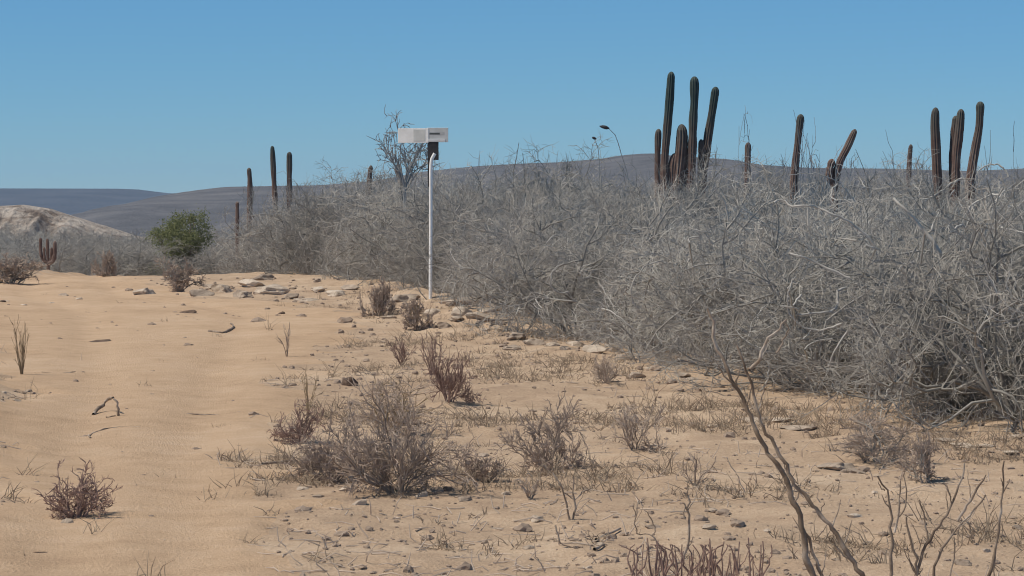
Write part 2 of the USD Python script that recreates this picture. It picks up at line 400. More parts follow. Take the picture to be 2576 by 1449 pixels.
# ------------------------------------------------------------------ haze
far = 5200.0
hz = trimesh.creation.box(bounds=[[-6500, -700, -9.0], [6500, far, 60.0]])
M_haze = usdkit.material(stage, '/World/Looks/haze', {'v': ('principled_volume', {'color': (0.5, 0.78, 1.0), 'density': 0.00009, 'anisotropy': 0.0})}, [], volume='v.volume')
tag(obj('haze', hz, M_haze), 'thin blue air over the far hills', 'haze', kind='stuff')

# ------------------------------------------------------------------ thicket of grey shrubs
rng = np.random.default_rng(4)
PROTO = []
for k, (W, H, st) in enumerate([(3.5, 1.85, 15), (3.3, 1.7, 14), (3.7, 1.95, 16), (3.4, 1.6, 14), (3.4, 2.05, 14), (3.6, 1.75, 15)]):
    PROTO.append((W, H, shrub(100 + k, W, H, stems=st, n1=8, n2=9, n3=5, r=0.019, lean=(15, 88), wander=0.30, spread=1.6, fine=0.0028, up=0.0, curl=0.17)))
first = {}
def place_shrub(k, loc, rot, sc, name, label, group):
    if k not in first:
        t = thing(name, label, 'shrub', loc, rot, sc, group)
        first[k] = add_shrub(t, PROTO[k][2], M_bark, M_twig)
        return t
    return copy_of(first[k], name, label, 'shrub', loc, rot, sc, group)

spots = []
y = 19.0
pts = []
def try_spot(x, y, sep):
    for (a, b) in pts:
        if (a - x) ** 2 + (b - y) ** 2 < sep * sep:
            return False
    pts.append((x, y)); return True
for n in range(9000):                                            # dense front rows, looser further back
    y = 19 + 86 * rng.random() ** 1.3
    x = rng.uniform(xE(y) - 0.2, 0.182 * y + 1.6) if y < 72 else rng.uniform(-0.10 * y + 1.5, 0.182 * y + 1.6)
    e = x - xE(y)
    if y < 72 and e < 0.75:
        continue
    sep = 1.05 if e < 3.0 else (1.5 if y < 60 else 2.2)
    if len(pts) < 285:
        try_spot(x, y, sep)
for (x, y) in pts:
    k = int(rng.integers(len(PROTO)))
    e = x - xE(y)
    s = rng.uniform(0.8, 1.05) * (0.86 + 0.14 * min(max(e, 0) / 2.5, 1)) * (1.0 + 0.14 * float(sstep(y, 42, 58)))
    px = CX + x / y * FPX
    where = ('left of the white pole' if px < 1083 else 'between the white pole and the tallest cactus' if px < 1690 else
             'between the tallest and the three stemmed cactus' if px < 2300 else 'at the right picture edge')
    lab, grp = ((f'grey leafless shrub in thicket front row {where}', f'front row shrubs {where}') if e < 2.6 and y < 74 else
                (f'grey leafless shrub deep in the thicket {where}', f'shrubs deep in the thicket {where}'))
    low = any(abs(px - c_) < w_ and y < d_ for c_, w_, d_ in ((2100, 75, 46), (2408, 80, 52), (1708, 95, 62)))   # lower brush before the cacti
    place_shrub(k, (x, y, float(height(x, y)) - 0.03), rng.uniform(0, 360), (s, s, s * rng.uniform(0.9, 1.08) * (0.88 if low else 1.04)), 'dry_shrub', lab, grp)

# brush beyond the crest at the left
n = 0
fpts = []
for _ in range(4000):
    y = rng.uniform(84, 140); x = rng.uniform(-0.185 * y - 1, -0.075 * y)
    if all((a - x) ** 2 + (b - y) ** 2 > 1.8 ** 2 for a, b in fpts) and n < 100:
        fpts.append((x, y)); n += 1
        s = rng.uniform(0.8, 1.05)
        place_shrub(int(rng.integers(len(PROTO))), (x, y, float(height(x, y)) - 0.05), rng.uniform(0, 360), (s * 1.15, s * 1.15, s * 0.78), 'dry_shrub',
                    'low grey shrub in the far scrub where the track ends', 'low shrubs of the far scrub')

# scrub dotted over the hill: uncountable
sv, sf = [], []
hr = np.random.default_rng(9)
blobs = []
for k in range(1900):
    y = hr.uniform(112, 270); x = hr.uniform(-0.085 * y if y < 200 else -0.12 * y, 0.19 * y)
    blobs.append((x, y, hr.uniform(0.4, 0.9) * (1 if y < 220 else 0.7)))
BX, BY, BS = np.array(blobs).T
px_, py_ = np.array([(-200, 640), (250, 585), (400, 520), (480, 488), (600, 470), (820, 466), (960, 455), (1080, 432), (1300, 414), (1500, 402), (1620, 388), (1800, 402), (2000, 424), (2400, 432), (2576, 424), (3600, 410)]).T
topz = EYE + (HORIZON - np.interp(CX + BX / 420 * FPX, px_, py_)) * 420 / FPX
vv = np.clip((BY - 420) / 230, -1, 1)
BZ = np.maximum(height(BX, BY), -6.5 + (np.maximum(topz, -6.5) + 6.5) * np.cos(np.abs(vv) * np.pi / 2) ** 1.3) - 0.1
nb = 26
dd = hr.normal(0, 1, (len(BX), nb, 3)); dd[..., 2] = np.abs(dd[..., 2]) + 0.25
dd /= np.linalg.norm(dd, axis=-1, keepdims=True)
base = np.stack([BX, BY, BZ], -1)[:, None] + 0 * dd
tip = base + dd * (BS[:, None] * hr.uniform(0.6, 1.5, (len(BX), nb)))[..., None]
mid = (base + tip) / 2 + hr.normal(0, 0.12, base.shape)
P = np.stack([base, mid, tip], 2).reshape(-1, 3, 3)
tag(obj('hill_scrub', tubes(P, np.tile([0.05, 0.035, 0.012], (len(P), 1)), 3), M_scrub_far), 'far grey scrub covering the plain and the low hill', 'scrub', kind='stuff')

# ------------------------------------------------------------------ single shrubs on the open ground
def bush_at(name, label, cat, px, py, wpx, hpx, stem_mat, twig_mat, seed, group=None, depth=None, **kw):
    b = on_ground(px, py) if depth is None else None
    if depth is not None:
        x = at(px, HORIZON, depth)[0]; b = np.array([x, depth, float(height(x, depth))])
    m = FPX / b[1]
    t = thing(name, label, cat, b - [0, 0, 0.01], 0, None, group)
    return add_shrub(t, shrub(seed, wpx / m, hpx / m, **kw), stem_mat, twig_mat)

K = dict(r=0.005, curl=0.16, lvar=(0.3, 1.2), lean=(3, 80), wander=0.17, spread=0.8, up=0.06, fine=0.0017)
bush_at('dry_bush', 'small reddish brown twiggy bush alone on the sand at lower left', 'bush', 195, 1308, 215, 150, M_red_twig, M_red_twig, 21, stems=16, n1=5, n2=5, n3=3, **K)
bush_at('dry_bush', 'largest dry bush in the centre foreground with dark tight base', 'bush', 1000, 1240, 420, 285, M_brown_stem, M_brown_twig, 22, stems=20, n1=6, n2=6, n3=3, **{**K, 'r': 0.007})
bush_at('dry_bush', 'sprawling dry bush at the edge of the sandy track left of the largest bush', 'bush', 835, 1215, 250, 190, M_brown_stem, M_brown_twig, 23, stems=13, n1=6, n2=6, n3=3, **K)
bush_at('dry_bush', 'tangled pinkish bush overhanging the sand at the left end of the bush row', 'bush', 755, 1120, 150, 110, M_red_twig, M_red_twig, 24, stems=10, n1=5, n2=6, n3=3, **K)
bush_at('dry_bush', 'brown bush behind the largest foreground bush with thin straw stems', 'bush', 985, 1090, 260, 160, M_straw, M_brown_twig, 25, stems=15, n1=4, n2=5, n3=2, **{**K, 'lean': (2, 40)})
bush_at('dry_bush', 'reddish bush with tall thin spikes below the white pole', 'bush', 1130, 1012, 170, 150, M_red_twig, M_red_twig, 26, stems=12, n1=5, n2=6, n3=3, **K)
bush_at('dry_bush', 'soft grey brown bush right of the largest foreground bush', 'bush', 1390, 1188, 260, 185, M_brown_stem, M_brown_twig, 27, stems=15, n1=6, n2=7, n3=3, **K)
bush_at('dry_bush', 'low dark twiggy mound between the two largest foreground bushes', 'bush', 1215, 1215, 170, 90, M_brown_stem, M_brown_twig, 28, stems=11, n1=6, n2=6, n3=3, **K)
bush_at('dry_bush', 'sparse thin bush spreading on gravel below the thicket edge', 'bush', 1600, 1130, 240, 120, M_brown_stem, M_brown_twig, 29, stems=10, n1=5, n2=5, n3=2, **K)
bush_at('dry_bush', 'small pale bush beside flat stones near the thicket foot', 'bush', 1525, 965, 110, 75, M_brown_twig, M_brown_twig, 30, stems=10, n1=5, n2=5, n3=2, **K)
bush_at('dry_bush', 'grey brown bush in front of the thicket above the right hand sticks', 'bush', 2200, 1165, 300, 130, M_bark, M_brown_twig, 31, stems=12, n1=6, n2=7, n3=3, **K)
bush_at('dry_bush', 'low grey bush at the thicket foot near the right picture edge', 'bush', 2330, 1215, 180, 130, M_bark, M_brown_twig, 32, stems=10, n1=6, n2=6, n3=3, **K)
bush_at('dry_bush', 'brown shrub on the low bank right of the end of the track', 'bush', 455, 735, 120, 85, M_bark, M_brown_twig, 33, stems=12, n1=7, n2=8, n3=4, **{**K, 'r': 0.012, 'fine': 0.0035, 'lean': (5, 75)})
bush_at('dry_bush', 'small brown shrub in the middle of the end of the track', 'bush', 270, 695, 90, 60, M_bark, M_brown_twig, 34, stems=12, n1=7, n2=8, n3=4, **{**K, 'r': 0.012, 'fine': 0.004, 'lean': (5, 75)})
bush_at('dry_bush', 'brown shrub at the left picture edge where the track ends', 'bush', 30, 715, 170, 75, M_bark, M_brown_twig, 35, stems=12, n1=7, n2=8, n3=4, **{**K, 'r': 0.012, 'fine': 0.004, 'lean': (5, 75)})
bush_at('dry_bush', 'dull brown bush on the bank just left of the foot of the white pole', 'bush', 955, 795, 100, 90, M_brown_stem, M_brown_twig, 36, stems=12, n1=6, n2=7, n3=4, **{**K, 'r': 0.01, 'fine': 0.004})
bush_at('dry_bush', 'tan bush on the bank directly below the foot of the white pole', 'bush', 1045, 830, 90, 75, M_straw, M_brown_twig, 37, stems=12, n1=6, n2=7, n3=4, **{**K, 'r': 0.01, 'fine': 0.004})
T = dict(r=0.004, lean=(2, 32), wander=0.10, spread=0.6, up=0.05, fine=0.0016)
bush_at('grass_tuft', 'tall straw tuft at the left edge of the track', 'grass tuft', 55, 945, 60, 150, M_straw, M_straw, 41, stems=9, n1=2, n2=2, n3=0, **T)
bush_at('grass_tuft', 'thin forked brown weed standing in the track behind a low stone', 'weed', 722, 900, 55, 90, M_brown_stem, M_brown_twig, 42, stems=4, n1=3, n2=3, n3=0, **T)
bush_at('grass_tuft', 'little reddish tuft left of the spiky bush below the pole', 'weed', 1010, 920, 80, 75, M_red_twig, M_red_twig, 43, stems=10, n1=4, n2=4, n3=2, **T)
bush_at('grass_tuft', 'single tall reddish spike weed below the foot of the pole', 'weed', 1085, 945, 60, 110, M_red_twig, M_red_twig, 44, stems=6, n1=4, n2=3, n3=0, **T)
bush_at('grass_tuft', 'thin upright straw stalks rising beside the sand behind the bush row', 'weed', 775, 1045, 70, 125, M_straw, M_straw, 45, stems=5, n1=2, n2=2, n3=0, **T)
bush_at('grass_tuft', 'fan of straw stalks with bent tips above the largest bush', 'grass tuft', 1010, 1060, 170, 125, M_straw, M_straw, 46, stems=16, n1=1, n2=2, n3=0, **{**T, 'lean': (2, 25)})
bush_at('grass_tuft', 'cup shaped dry weed on gravel below the soft grey brown bush', 'weed', 1335, 1255, 80, 60, M_brown_stem, M_brown_twig, 47, stems=8, n1=3, n2=3, n3=0, **T)
bush_at('grass_tuft', 'wiry weed with curled stems on gravel left of the tall forked branch', 'weed', 1750, 1225, 110, 85, M_brown_stem, M_brown_twig, 48, stems=7, n1=3, n2=2, n3=0, **{**T, 'wander': 0.25, 'lean': (10, 60)})

# ------------------------------------------------------------------ sticks nearest the camera
def stick_plant(name, label, cat, depth, base_px, strokes, material, seed, group=None, wob=0.0035):
    r = np.random.default_rng(seed)
    bx = at(base_px, HORIZON, depth)[0]
    b = np.array([bx, depth, float(height(bx, depth))])
    t = thing(name, label, cat, b, 0, None, group)
    for k, (pts_, r0_, r1_) in enumerate(strokes):
        dd_ = depth + r.uniform(-0.10, 0.10)
        p = np.array([at(q[0], q[1], dd_ - (0.0 if len(q) < 3 else q[2])) for q in pts_]) - b
        obj('branch', tube(p, r0_, r1_, 8, r, wob), material, t, smooth=True)
        for _ in range(max(1, len(p) // 3) if len(p) > 3 else 0):  # short side spurs
            i = int(r.integers(1, len(p) - 1)); tt = p[i + 1] - p[i]; tt /= np.linalg.norm(tt)
            dv = tt + np.array([r.choice([-1, 1]) * r.uniform(0.4, 1.2), r.normal(0, 0.5), r.uniform(0, 0.5)]); dv /= np.linalg.norm(dv)
            Ls = r.uniform(0.02, 0.12)
            obj('twig', tube([p[i], p[i] + dv * Ls * 0.5, p[i] + dv * Ls + [0, 0, Ls * 0.25]], r0_ * 0.32, r0_ * 0.12, 5, r, 0.002), material, t, smooth=True)
    return t

stick_plant('forked_branch', 'tallest bare forked branch leaning left across the right foreground', 'branch', 11.0, 2150, [
    ([(2075, 1600), (2055, 1500), (2043, 1447), (2025, 1384), (2023, 1351), (2013, 1312), (2001, 1270), (1989, 1237), (1971, 1198), (1947, 1159), (1914, 1105), (1875, 1022), (1852, 973), (1833, 938), (1817, 896), (1800, 869), (1794, 819), (1780, 776)], 0.014, 0.005),
    ([(2260, 1600), (2200, 1500), (2166, 1447), (2142, 1411), (2121, 1372), (2091, 1327), (2061, 1291), (2031, 1252), (1998, 1222), (1983, 1186), (1965, 1150), (1947, 1117), (1923, 1081), (1905, 1036), (1898, 1000), (1883, 950), (1871, 911), (1854, 869)], 0.011, 0.004),
    ([(1886, 930), (1913, 900), (1925, 861), (1956, 830), (1979, 803)], 0.007, 0.003),
    ([(1952, 888), (1975, 850), (1983, 826), (1975, 812)], 0.004, 0.002),
    ([(2105, 1600), (2067, 1447), (2058, 1420), (2040, 1384), (2031, 1345), (2018, 1322)], 0.009, 0.005),
    ([(2060, 1290), (2072, 1262)], 0.003, 0.0015)], M_near, 51)
stick_plant('dry_sticks', 'thin upright stick nearest the left of the lower right stick group', 'stick', 11.0, 2240, [
    ([(2238, 1600), (2241, 1447), (2244, 1390), (2244, 1330), (2241, 1279), (2226, 1234), (2208, 1198)], 0.010, 0.003),
    ([(2250, 1340), (2259, 1285), (2265, 1210)], 0.005, 0.002), ([(2262, 1300), (2280, 1258), (2274, 1198)], 0.004, 0.002)], M_near, 52)
stick_plant('dry_sticks', 'bare stem group branching to the right in the lower right corner', 'stick', 11.0, 2320, [
    ([(2312, 1600), (2307, 1447), (2304, 1414), (2295, 1384), (2286, 1345), (2280, 1300)], 0.009, 0.003),
    ([(2300, 1600), (2307, 1447), (2316, 1402), (2334, 1363), (2361, 1327), (2385, 1288), (2400, 1252), (2421, 1198), (2426, 1165)], 0.009, 0.003),
    ([(2334, 1357), (2328, 1309), (2313, 1258)], 0.004, 0.002), ([(2394, 1270), (2385, 1235), (2370, 1215)], 0.003, 0.0015),
    ([(2345, 1600), (2352, 1447), (2361, 1399), (2382, 1360), (2409, 1327), (2439, 1297), (2480, 1245)], 0.007, 0.003),
    ([(2409, 1310), (2442, 1252), (2466, 1213), (2480, 1195)], 0.006, 0.003),
    ([(2380, 1600), (2391, 1447), (2403, 1390), (2400, 1350)], 0.005, 0.002)], M_near, 53)
stick_plant('dry_sticks', 'lone tall thin stick nearest the right picture edge', 'stick', 11.0, 2480, [
    ([(2470, 1600), (2490, 1447), (2496, 1414), (2508, 1354), (2517, 1285), (2523, 1222), (2526, 1159)], 0.008, 0.003),
    ([(2500, 1600), (2502, 1447), (2505, 1400)], 0.005, 0.002), ([(2523, 1240), (2540, 1205)], 0.003, 0.0015)], M_near, 54)
stick_plant('dry_sticks', 'dark stick bent like a hook above the stem clump at the bottom', 'stick', 11.6, 1690, [
    ([(1653, 1550), (1655, 1440), (1690, 1424), (1711, 1417), (1725, 1386), (1733, 1342), (1731, 1282), (1728, 1244), (1720, 1240)], 0.007, 0.004),
    ([(1720, 1265), (1721, 1300)], 0.003, 0.002)], M_near, 55)
stick_plant('dry_sticks', 'small forked twig standing alone on the gravel right of the centre', 'twig', on_ground(1439, 1313)[1], 1439, [
    ([(1437, 1318), (1445, 1279), (1445, 1253), (1442, 1198)], 0.006, 0.003), ([(1445, 1258), (1464, 1241), (1492, 1226)], 0.004, 0.002),
    ([(1433, 1310), (1419, 1244), (1390, 1189)], 0.006, 0.003), ([(1442, 1256), (1413, 1235)], 0.003, 0.002)], M_near, 56)
stick_plant('dry_sticks', 'looped thin weed stem on the gravel left of the hooked stick', 'twig', on_ground(1660, 1385)[1], 1655, [
    ([(1660, 1385), (1641, 1348), (1636, 1345), (1607, 1344), (1598, 1313), (1595, 1267)], 0.004, 0.002),
    ([(1640, 1347), (1648, 1331), (1635, 1300), (1621, 1284)], 0.003, 0.002), ([(1600, 1300), (1606, 1260)], 0.003, 0.002)], M_near, 57)
stick_plant('dry_sticks', 'short bent twig lying on yellow gravel at the bottom centre', 'twig', on_ground(1460, 1377)[1], 1410, [
    ([(1397, 1322), (1404, 1345), (1411, 1366), (1430, 1374), (1460, 1377)], 0.004, 0.003)], M_near, 58)
r_ = np.random.default_rng(60)
for lab, x0, x1, nst, seed in (('left half of the dense stem clump cut by the bottom edge', 1585, 1740, 24, 61), ('right half of the dense stem clump cut by the bottom edge', 1750, 1920, 24, 62)):
    st = []
    for _ in range(nst):
        a = r_.uniform(x0, x1); top = r_.uniform(1350, 1440); c = (x0 + x1) / 2
        st.append(([(c + (a - c) * 0.5, 1640), (c + (a - c) * 0.85, 1500), (a, 1449), (a + r_.uniform(-8, 8), top)], r_.uniform(0.003, 0.008), 0.002))
        if r_.random() < 0.6:
            st.append(([(a, 1445), (a + r_.uniform(-25, 25), 1400), (a + r_.uniform(-35, 35), 1370)], 0.004, 0.002))
    stick_plant('dry_bush', lab, 'bush', 11.0, (x0 + x1) / 2, st, M_red_twig, seed)

# ------------------------------------------------------------------ bleached branches in the face of the thicket
def edge_depth(px):
    return np.interp(px, [600, 800, 1050, 1300, 1700, 2050, 2576], [70, 58, 50, 35, 27.8, 23.6, 20.5])
Z8 = lambda pts_: [(1717 + 0.3852 * a, 472 + 0.3852 * b) for a, b in pts_]
r_ = np.random.default_rng(70)
DEAD = [
    ('thick straight bleached branch slanting down through the upper right thicket', [([(1380, 70), (1460, 160), (1560, 260), (1640, 360), (1700, 470)], .016), ([(1640, 230), (1620, 280), (1590, 300)], .010)], 0.2),
    ('long arched bleached branch over the middle of the right thicket', [([(590, 100), (650, 80), (700, 120), (800, 115), (880, 130), (960, 170), (1070, 210), (1150, 270), (1220, 330), (1270, 410)], .012), ([(820, 120), (825, 250)], .008), ([(1190, 370), (1260, 400)], .009)], 0.3),
    ('bleached branch slanting below the arched branch in the right thicket', [([(700, 430), (780, 450), (850, 480), (980, 540), (1090, 590)], .012), ([(1020, 330), (1130, 345)], .008), ([(740, 580), (690, 660)], .009)], 0.1),
    ('flat forked bleached branch lying across the middle of the right thicket', [([(640, 775), (700, 780), (760, 800)], .010), ([(750, 830), (900, 820), (1010, 800), (1040, 740), (1030, 690), (1100, 660)], .011), ([(720, 770), (780, 700)], .010)], -0.1),
    ('crooked bleached branch at the right of the thicket with steep lower limb', [([(1410, 560), (1450, 500), (1520, 490)], .010), ([(1560, 530), (1660, 620), (1690, 720)], .008), ([(1530, 830), (1620, 940)], .014), ([(1700, 770), (1730, 900)], .011)], -0.1),
    ('pale crooked branch low in the thicket above the open gravel', [([(950, 1170), (1000, 1030), (1050, 960), (1090, 900)], .010), ([(800, 1060), (880, 1010), (990, 995)], .007)], -0.3),
    ('short pale upright stub at the thicket foot on the right', [([(1222, 1520), (1225, 1449), (1230, 1370), (1228, 1300)], .011), ([(1222, 1500), (1195, 1470), (1190, 1450)], .009)], -0.6),
    ('pale branch in the upper thicket right of the tall cactus', [([(200, 0), (270, 90), (300, 220)], .010), ([(40, 260), (100, 280), (190, 295)], .008), ([(150, 300), (205, 370)], .008), ([(40, 360), (45, 330), (110, 320)], .008)], 0.5),
    ('pale forked twigs in the thicket beside the right hand cactus', [([(1780, 270), (1840, 245), (1870, 280)], .009), ([(1855, 250), (1850, 280)], .008), ([(2040, 90), (2110, 20)], .009), ([(2010, 170), (2040, 320)], .009)], 0.7)]
for lab, br, dz in DEAD:
    allq = [q for pts_, _ in br for q in Z8(pts_)]
    cx = np.mean([q[0] for q in allq]); d0 = float(edge_depth(cx)) + dz
    x0 = at(cx, HORIZON, d0)[0]; b = np.array([x0, d0 + 1.9, float(height(x0, d0 + 1.9))])
    t = thing('dead_branch', lab, 'branch', b)
    for pts_, rad in br:
        p = np.array([at(*q, d0) for q in Z8(pts_)]) - b; p[:, 1] += np.cumsum(r_.normal(0, 0.06, len(p)))
        low = p[-1] if p[-1][2] < p[0][2] else p[0]
        obj('branch', tube(p, rad * 0.7, rad, 6, r_, 0.003), M_pale, t, smooth=True)
    obj('stem', tube([[0, 0, -0.05], (low * 0.5) + [0.05, 0.25, 0], low], 0.009, 0.008, 6, r_, 0.01), M_pale, t, smooth=True)

for k in range(46):                                              # more bleached limbs caught in the tangle
    y0 = r_.uniform(21, 46); x0 = float(xE(y0)) + r_.uniform(0.0, 0.7)
    x0 = x0 if r_.random() < 0.5 else r_.uniform(float(xE(y0)) + 0.4, max(0.176 * y0, float(xE(y0)) + 0.6))
    up_ = 0.35 + 1.35 * min(1.0, max(0.0, (x0 - float(xE(y0)))) / 2.0)
    b = np.array([x0, y0, float(height(x0, y0)) + up_ * r_.uniform(0.75, 1.1)])
    dv = np.array([r_.uniform(-1, 1), r_.uniform(-0.4, 0.4), r_.uniform(-0.55, 0.75)])
    Lb = r_.uniform(0.35, 1.0)
    P_ = grow(np.zeros((1, 3)), dv[None] / np.linalg.norm(dv), np.array([Lb]), 8, 0.10, 0.0, r_, 0.22)[0]
    t = thing('dead_branch', 'short bleached dead branch caught in the face of the thicket', 'branch', b, 0, None, 'bleached branches caught in the thicket')
    rad = r_.uniform(0.007, 0.013)
    obj('branch', tube(P_, rad, rad * 0.5, 6, r_, 0.004), M_pale, t, smooth=True)
    if r_.random() < 0.5:
        Q_ = grow(P_[3:4], (dv / np.linalg.norm(dv) + r_.normal(0, 0.6, 3))[None], np.array([Lb * 0.45]), 6, 0.12, 0.05, r_, 0.2)[0]
        obj('branch', tube(Q_, rad * 0.6, rad * 0.3, 5, r_, 0.003), M_pale, t, smooth=True)

# ------------------------------------------------------------------ cacti
def column(points, r0, ribs=11, seed=0, tip=True, sides=44):
    """A ribbed column along the given points with a rounded tip."""
    p = np.asarray(points, float)
    t = np.concatenate([[0], np.cumsum(np.linalg.norm(np.diff(p, axis=0), axis=1))]); L = t[-1]
    from scipy.interpolate import PchipInterpolator
    n = 26
    u = np.linspace(0, L, n)
    u = np.concatenate([u[:-1], L - r0 * 1.6 * np.array([0.6, 0.35, 0.15, 0.05, 0.0])]); u = np.unique(u)
    q = PchipInterpolator(t, p)(u) if len(p) > 2 else p[0] + (p[1] - p[0]) * (u / L)[:, None]
    r = np.random.default_rng(seed)
    rad = r0 * (0.90 + 0.15 * np.interp(u, np.linspace(0, L, 12), r.uniform(-1, 1, 12)) + 0.08 * np.sin(np.pi * u / L))
    if tip:
        k = np.clip((L - u) / (r0 * 1.6), 0, 1)
        rad = rad * np.sqrt(np.clip(1 - (1 - k) ** 2, 0.0004, 1))
    T = np.gradient(q, axis=0); T /= np.linalg.norm(T, axis=1, keepdims=True)
    A = np.cross(T, [0, 1.0, 0]); A /= np.linalg.norm(A, axis=1, keepdims=True)
    B = np.cross(T, A)
    th = np.arange(sides) / sides * 2 * np.pi
    rr = rad[:, None] * (1 + 0.17 * (np.abs(np.cos(th * ribs / 2)) * 2 - 1.2))[None]
    V = q[:, None] + rr[..., None] * (np.cos(th)[:, None] * A[:, None] + np.sin(th)[:, None] * B[:, None])
    K_ = len(u)
    i = np.arange(K_ * sides).reshape(K_, sides)
    a, b = i[:-1], i[1:]; a2, b2 = np.roll(a, -1, 1), np.roll(b, -1, 1)
    F = np.concatenate([np.stack([a, b, a2], -1).reshape(-1, 3), np.stack([a2, b, b2], -1).reshape(-1, 3)])
    V = np.concatenate([V.reshape(-1, 3), [q[-1], q[0]]])
    top = np.stack([i[-1], np.roll(i[-1], -1), np.full(sides, K_ * sides)], -1)[:, ::-1]
    bot = np.stack([i[0], np.roll(i[0], -1), np.full(sides, K_ * sides + 1)], -1)
    return V, np.concatenate([F, top, bot])[:, ::-1]

def cactus(label, depth, base_px, stems, seed, group=None):
    """stems: (part name, points of the photograph [, None = from the ground], width in its pixels)."""
    x = at(base_px, HORIZON, depth)[0]
    b = np.array([x, depth, float(height(x, depth)) - 0.05])
    t = thing('columnar_cactus', label, 'cactus', b, 0, None, group)
    m = FPX / depth
    r = np.random.default_rng(seed)
    gy = HORIZON + (EYE - b[2]) * m
    for k, (nm, pts_, w) in enumerate(stems):
        dy = 0 if k == 0 else r.uniform(-0.15, 0.25)
        p = [at(q[0], gy + 5 if q[1] is None else q[1], depth + dy) - b for q in pts_]
        obj(nm, column(p, w / m / 2, 11, seed * 10 + k), M_cactus, t, smooth=50)
    return t

cactus('tallest many armed cactus rising from the thicket', 62, 1705, [
    ('trunk', [(1706, None), (1704, 480), (1712, 400), (1716, 340), (1714, 312)], 30),
    ('arm', [(1700, 580), (1676, 520), (1672, 420), (1678, 330), (1684, 260), (1689, 180)], 20),
    ('arm', [(1712, 580), (1734, 520), (1740, 420), (1744, 300), (1747, 240), (1747, 192)], 20),
    ('arm', [(1722, 590), (1756, 530), (1768, 440), (1782, 340), (1792, 280), (1801, 218)], 20),
    ('arm', [(1690, 600), (1662, 540), (1654, 430), (1655, 360), (1657, 324)], 15),
    ('arm', [(1715, 520), (1730, 470), (1734, 410), (1728, 372)], 20),
    ('arm', [(1730, 560), (1757, 500), (1763, 390), (1764, 350)], 14),
    ('arm', [(1706, 560), (1694, 500), (1694, 440), (1699, 385)], 24)], 81)
cactus('three stemmed cactus nearest the right picture edge', 52, 2408, [
    ('trunk', [(2404, None), (2404, 480), (2406, 400), (2412, 340), (2418, 274)], 20),
    ('arm', [(2400, 520), (2398, 440), (2399, 380), (2402, 330), (2404, 291)], 19),
    ('arm', [(2398, 620), (2364, 560), (2358, 450), (2354, 360), (2352, 310), (2354, 270)], 21),
    ('arm', [(2410, 620), (2436, 550), (2443, 440), (2456, 360), (2464, 310), (2466, 255)], 21)], 82)
cactus('leaning cactus with a bare dark trunk right of the tallest one', 46, 2100, [
    ('trunk', [(2096, None), (2098, 520), (2104, 440), (2112, 410), (2132, 370), (2152, 325)], 17),
    ('arm', [(2100, 470), (2086, 440), (2090, 415), (2096, 400)], 16)], 83)
cactus('blunt topped single cactus column between tall bare wands', 58, 2006, [('trunk', [(1992, None), (1998, 450), (2004, 385), (2010, 330), (2015, 287)], 18)], 84)
cactus('short round tipped cactus right of the tallest cactus', 62, 1881, [('trunk', [(1881, None), (1881, 470), (1881, 410), (1882, 358)], 17)], 85)
cactus('thin faint cactus column between the leaning and three stemmed ones', 66, 2288, [('trunk', [(2284, None), (2286, 460), (2288, 400), (2292, 363)], 13)], 86)
cactus('two stemmed cactus on the skyline left of the sign', 80, 705, [
    ('trunk', [(700, None), (692, 500), (689, 450), (687, 410), (685, 367)], 12),
    ('arm', [(702, 590), (722, 560), (728, 520), (728, 382)], 13)], 87)
cactus('short cactus column left of the two stemmed one', 78, 628, [('trunk', [(628, None), (628, 520), (629, 470), (626, 422)], 12)], 88)
cactus('grey stub of a cactus at the left end of the thicket', 74, 597, [('trunk', [(598, None), (597, 560), (597, 507)], 9)], 89)
cactus('tiny dark cactus tip on the skyline left of the sign tree', 86, 932, [('trunk', [(928, None), (929, 480), (930, 445), (934, 416)], 13)], 90)
cactus('dark leaning cactus tip under the bare tree behind the sign', 80, 1004, [('trunk', [(1014, None), (1012, 500), (1006, 450), (996, 420)], 15)], 91)
cactus('small dark candelabra cactus standing before the far scrub at left', 80, 120, [
    ('trunk', [(122, None), (121, 665), (120, 640), (119, 600)], 7),
    ('arm', [(121, 664), (106, 650), (102, 625), (102, 598)], 7),
    ('arm', [(122, 664), (134, 655), (138, 635), (138, 606)], 10),
    ('arm', [(121, 662), (112, 650), (111, 622)], 6), ('arm', [(122, 662), (129, 648), (130, 622)], 7)], 92)

